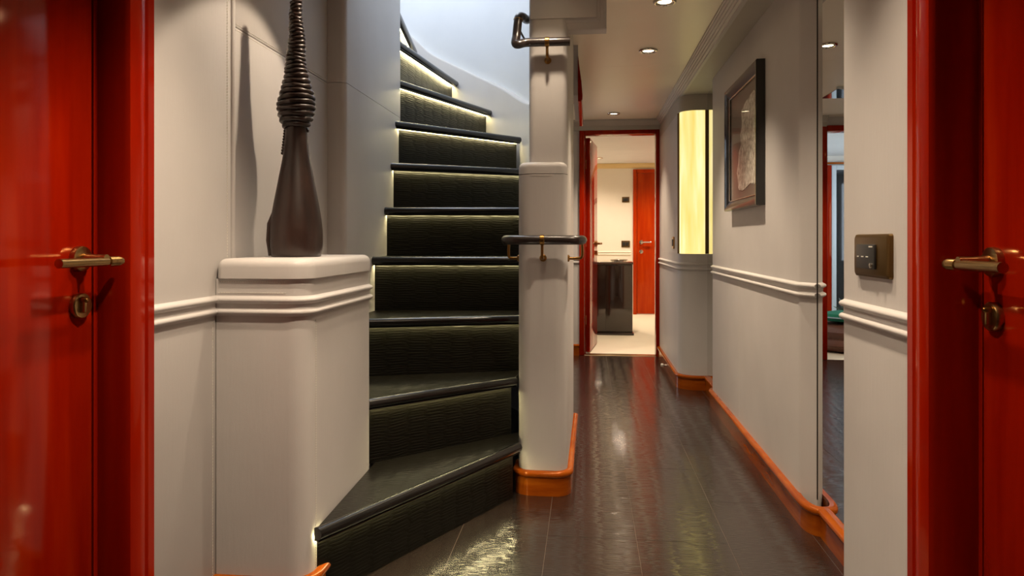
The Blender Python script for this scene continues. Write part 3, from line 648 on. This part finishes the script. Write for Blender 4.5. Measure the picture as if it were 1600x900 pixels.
# ------------------------------------------------------------ sculpture
sc = empty('sculpture', (-0.883, 2.03, 0.969)); tag(sc, 'tall dark brown bottle-shaped sculpture with a coiled tapering neck on the plinth', 'sculpture')
SX, SY, Z0 = -0.883, 2.03, 0.969
prof = [(0.0, 0.066), (0.003, 0.073), (0.02, 0.0765), (0.045, 0.0785), (0.08, 0.078), (0.12, 0.0735), (0.16, 0.067), (0.20, 0.0595), (0.24, 0.052), (0.28, 0.0445), (0.32, 0.038), (0.36, 0.034), (0.39, 0.0325), (0.40, 0.030), (0.41, 0.0)]
pp = [(a, r) for a, r in spline([(a, r, 0) for a, r in prof[:-2]], 3) and [(p[0], p[1]) for p in spline([(a, r, 0) for a, r in prof[:-2]], 3)]] + prof[-2:]
disc('body', (SX, SY, Z0), (0, 0, 1), pp, 'carved_wood', sc, 40)
prn = [(0.385, 0.032), (0.40, 0.039), (0.425, 0.050), (0.455, 0.055), (0.485, 0.0525), (0.52, 0.042), (0.555, 0.034), (0.60, 0.029), (0.65, 0.0245), (0.70, 0.021), (0.74, 0.018), (0.77, 0.0165), (0.79, 0.017)]
def rad_at(z):
    for (a, ra), (c, rc) in zip(prn, prn[1:]):
        if z <= c:
            t = (z-a)/(c-a); return ra+(rc-ra)*(t*t*(3-2*t)*0.4+t*0.6)
    return prn[-1][1]
bm = bmesh.new(); hel = []; radii = []; z = 0.388; a = 0.0
while z < 0.785:
    pitch = 0.0165 if z < 0.56 else 0.0125
    r = rad_at(z); hel.append((SX+(r-0.004)*math.cos(a)+0.002*math.sin(z*40), SY+(r-0.004)*math.sin(a), Z0+z+0.0018*math.sin(2*a+z*60))); radii.append((0.0078 if z < 0.56 else 0.0062)*(1+0.12*math.sin(5.3*a)))
    a += 2*math.pi/22; z += pitch/22
add_tube(bm, hel, radii, 8); bm_obj('coil', bm, 'carved_wood', sc, 60)
core = [(z_, max(r_-0.005, 0.004)) for z_, r_ in prn] + [(0.80, 0.012), (0.804, 0.0)]
disc('core', (SX, SY, Z0), (0, 0, 1), core, 'carved_wood', sc, 20)
bm = bmesh.new()
for k in range(11):
    zz = 0.40-k*0.0085; rr = 0.0315+(0.40-zz)*0.11; aa = R(200)
    bmesh.ops.create_icosphere(bm, subdivisions=1, radius=0.0052, matrix=Matrix.Translation((SX+rr*math.cos(aa), SY+rr*math.sin(aa), Z0+zz)))
bm_obj('bead_ridge', bm, 'carved_wood', sc, 60)
tube('side_ridge', [(SX+0.074*math.cos(R(205)), SY+0.074*math.sin(R(205)), Z0+0.004), (SX+0.079*math.cos(R(205)), SY+0.079*math.sin(R(205)), Z0+0.05), (SX+0.077*math.cos(R(205)), SY+0.077*math.sin(R(205)), Z0+0.10), (SX+0.066*math.cos(R(205)), SY+0.066*math.sin(R(205)), Z0+0.14)], [0.007, 0.009, 0.008, 0.003], 'carved_wood', sc, 8)

# ------------------------------------------------------------ picture
pic = empty('framed_picture', (0.75, 3.47, 1.5)); tag(pic, 'framed abstract picture of silver leaf on the right leather wall panel', 'picture')
py0, py1, pz0, pz1, px0, px1 = 3.10, 3.80, 1.172, 1.808, 0.730, 0.769
def frame_bar(a, c, inward, mat):
    """mitred bar; a, c outer corners (y, z); slopes towards the glass"""
    (ya, za), (yc, zc) = a, c; w = 0.052
    t = Vector((yc-ya, zc-za)).normalized(); n = Vector(inward)
    def ring(p, m):     # m: mitre direction along the bar
        pr = [(0.0, px1), (0.0, px0+0.004), (0.004, px0), (0.012, px0), (w-0.004, px0+0.020), (w, px0+0.020), (w, px1)]
        return [(x, p[0]+n.x*d+t.x*d*m, p[1]+n.y*d+t.y*d*m) for d, x in pr]
    return rings('frame_bar', [ring(a, 1), ring(c, -1)], mat, pic)
frame_bar((py0, pz0), (py1, pz0), (0, 1), 'frame_bronze'); frame_bar((py0, pz1), (py1, pz1), (0, -1), 'frame_bronze')
frame_bar((py0, pz0), (py0, pz1), (1, 0), 'black_gloss'); frame_bar((py1, pz0), (py1, pz1), (-1, 0), 'black_gloss')
box('mat_board', 0.757, 0.767, py0+0.04, py1-0.04, pz0+0.04, pz1-0.04, 'picture_mat', pic)
lf = [(3.17, 1.665), (3.24, 1.70), (3.35, 1.69), (3.46, 1.665), (3.50, 1.655), (3.49, 1.60), (3.52, 1.55), (3.51, 1.49), (3.56, 1.45), (3.57, 1.40), (3.60, 1.36), (3.58, 1.31), (3.56, 1.27), (3.48, 1.262), (3.38, 1.275), (3.28, 1.282), (3.20, 1.275), (3.165, 1.30), (3.17, 1.40), (3.16, 1.52)]
lf2 = []
for i in range(len(lf)):
    (a, c), (e, g) = lf[i], lf[(i+1) % len(lf)]
    for k in range(4): lf2.append((a+(e-a)*k/4+random.uniform(-.005, .005), c+(g-c)*k/4+random.uniform(-.005, .005)))
rings('silver_leaf', [[(x, y, z) for y, z in lf2] for x in (0.757, 0.7545)], 'silver_leaf', pic, smooth=0)
box('pane', 0.7485, 0.7505, py0+0.045, py1-0.045, pz0+0.045, pz1-0.045, 'pane', pic)
for k, (p, q) in enumerate((((py0+.05, pz0+.05), (py1-.05, pz0+.05)), ((py0+.05, pz1-.05), (py1-.05, pz1-.05)), ((py0+.05, pz0+.05), (py0+.05, pz1-.05)), ((py1-.05, pz0+.05), (py1-.05, pz1-.05)))):
    tube('slip', [(0.7485, p[0], p[1]), (0.7485, q[0], q[1])], 0.004, 'chrome', pic, 8)

# ------------------------------------------------------------ switches and small things
sw = empty('control_panel', (XR, 1.70, 0.98)); tag(sw, 'bronze control plate with a dark dimmer on the wall beside the right door', 'switch')
def plate_ring(x, d): return [(x, y, z) for y, z in rounded([(1.60+d, 0.932+d), (1.797-d, 0.932+d), (1.797-d, 1.034-d), (1.60+d, 1.034-d)], 0.007, 3)]
rings('plate', [plate_ring(XR, 0), plate_ring(XR-0.008, 0.001), plate_ring(XR-0.012, 0.006)], 'bronze', sw)
dm = box('dimmer', XR-0.018, XR-0.011, 1.660, 1.768, 0.952, 1.010, 'black_plastic', sw, 0.003)
disc('knob', (XR-0.018, 1.672, 0.961), (-1, 0, 0), [(0, 0.006), (0.004, 0.006), (0.005, 0.003)], 'chrome', dm, 14)
for y0, w in ((1.757, 0.009), (1.732, 0.013), (1.705, 0.013)):
    box('mark', XR-0.0186, XR-0.0178, y0-w, y0, 0.9795, 0.982, 'print_white', dm)
box('mark', XR-0.0186, XR-0.0178, 1.668, 1.688, 1.003, 1.006, 'print_white', dm)
s2 = empty('door_button', (XF, 5.15, 1.0)); tag(s2, 'small oval bronze button on the wall before the far doorway', 'button')
rings('plate', [[(x, y, z) for y, z in rounded([(5.09+d, 0.955+d), (5.20-d, 0.955+d), (5.20-d, 1.045-d), (5.09+d, 1.045-d)], 0.02, 5)] for x, d in ((XF, 0), (XF-0.008, 0.002))], 'old_brass', s2)
box('button', XF-0.012, XF-0.007, 5.12, 5.17, 0.975, 1.025, 'black_plastic', s2, 0.003)
dsx = empty('door_stop', (0.60, 5.55, 0.045)); tag(dsx, 'small white door stop on the skirting near the far doorway', 'door stop')
disc('stem', (0.617, 5.45, 0.05), (-1, 0, 0), [(0, 0.011), (0.012, 0.008), (0.03, 0.008)], 'chrome', dsx, 14)
disc('bumper', (0.588, 5.45, 0.05), (-1, 0, 0), [(0, 0.013), (0.012, 0.014), (0.018, 0.010)], 'print_white', dsx, 14)

# ------------------------------------------------------------ ceiling downlights
def ring_mesh(prof, n, mat):
    bm = bmesh.new(); vs = [[bm.verts.new((r*math.cos(2*math.pi*k/n), r*math.sin(2*math.pi*k/n), z)) for k in range(n)] for z, r in prof]
    for a, c in zip(vs, vs[1:]):
        for k in range(n): bm.faces.new((a[k], a[(k+1) % n], c[(k+1) % n], c[k]))
    bmesh.ops.recalc_face_normals(bm, faces=bm.faces)
    me = bpy.data.meshes.new('ring'); bm.to_mesh(me); bm.free(); me.materials.append(MAT[mat])
    for p in me.polygons: p.use_smooth = True
    return me
trim_me = ring_mesh([(0.0, 0.052), (-0.004, 0.052), (-0.010, 0.048), (-0.011, 0.040), (-0.004, 0.036), (0.0, 0.036)], 32, 'chrome')
refl_me = ring_mesh([(-0.004, 0.036), (-0.002, 0.028), (-0.0015, 0.024)], 32, 'chrome')
bm = bmesh.new(); bmesh.ops.create_circle(bm, cap_ends=True, segments=24, radius=0.030, matrix=Matrix.Translation((0, 0, -0.0035)))
r_ = bmesh.ops.extrude_face_region(bm, geom=list(bm.faces)); bmesh.ops.translate(bm, verts=[v for v in r_['geom'] if isinstance(v, bmesh.types.BMVert)], vec=(0, 0, 0.003))
bmesh.ops.recalc_face_normals(bm, faces=bm.faces); lens_me = bpy.data.meshes.new('lens'); bm.to_mesh(lens_me); bm.free(); lens_me.materials.append(MAT['lamp_glow'])
for (x, y), w, cone, lab in DOWNLIGHTS:
    d = empty('downlight', (x, y, CEIL)); tag(d, lab, 'light', 'recessed ceiling downlights')
    for nm, me in (('trim_ring', trim_me), ('reflector', refl_me), ('lens', lens_me)):
        o = bpy.data.objects.new(nm, me); COL.objects.link(o); o.parent = d
    ld = bpy.data.lights.new('downlight_beam', 'SPOT'); ld.energy = w; ld.color = WARM; ld.spot_size = R(cone); ld.spot_blend = 0.22 if 'sculpture' in lab else 1.0; ld.shadow_soft_size = 0.022
    lo_ = bpy.data.objects.new('downlight_beam', ld); lo_.location = (x, y, CEIL-0.014); COL.objects.link(lo_)
    if 'sculpture' in lab: lo_.rotation_euler = (Vector((-0.95, 1.95, 1.1))-Vector(lo_.location)).to_track_quat('-Z', 'Y').to_euler()   # gimbal lamp turned to the plinth
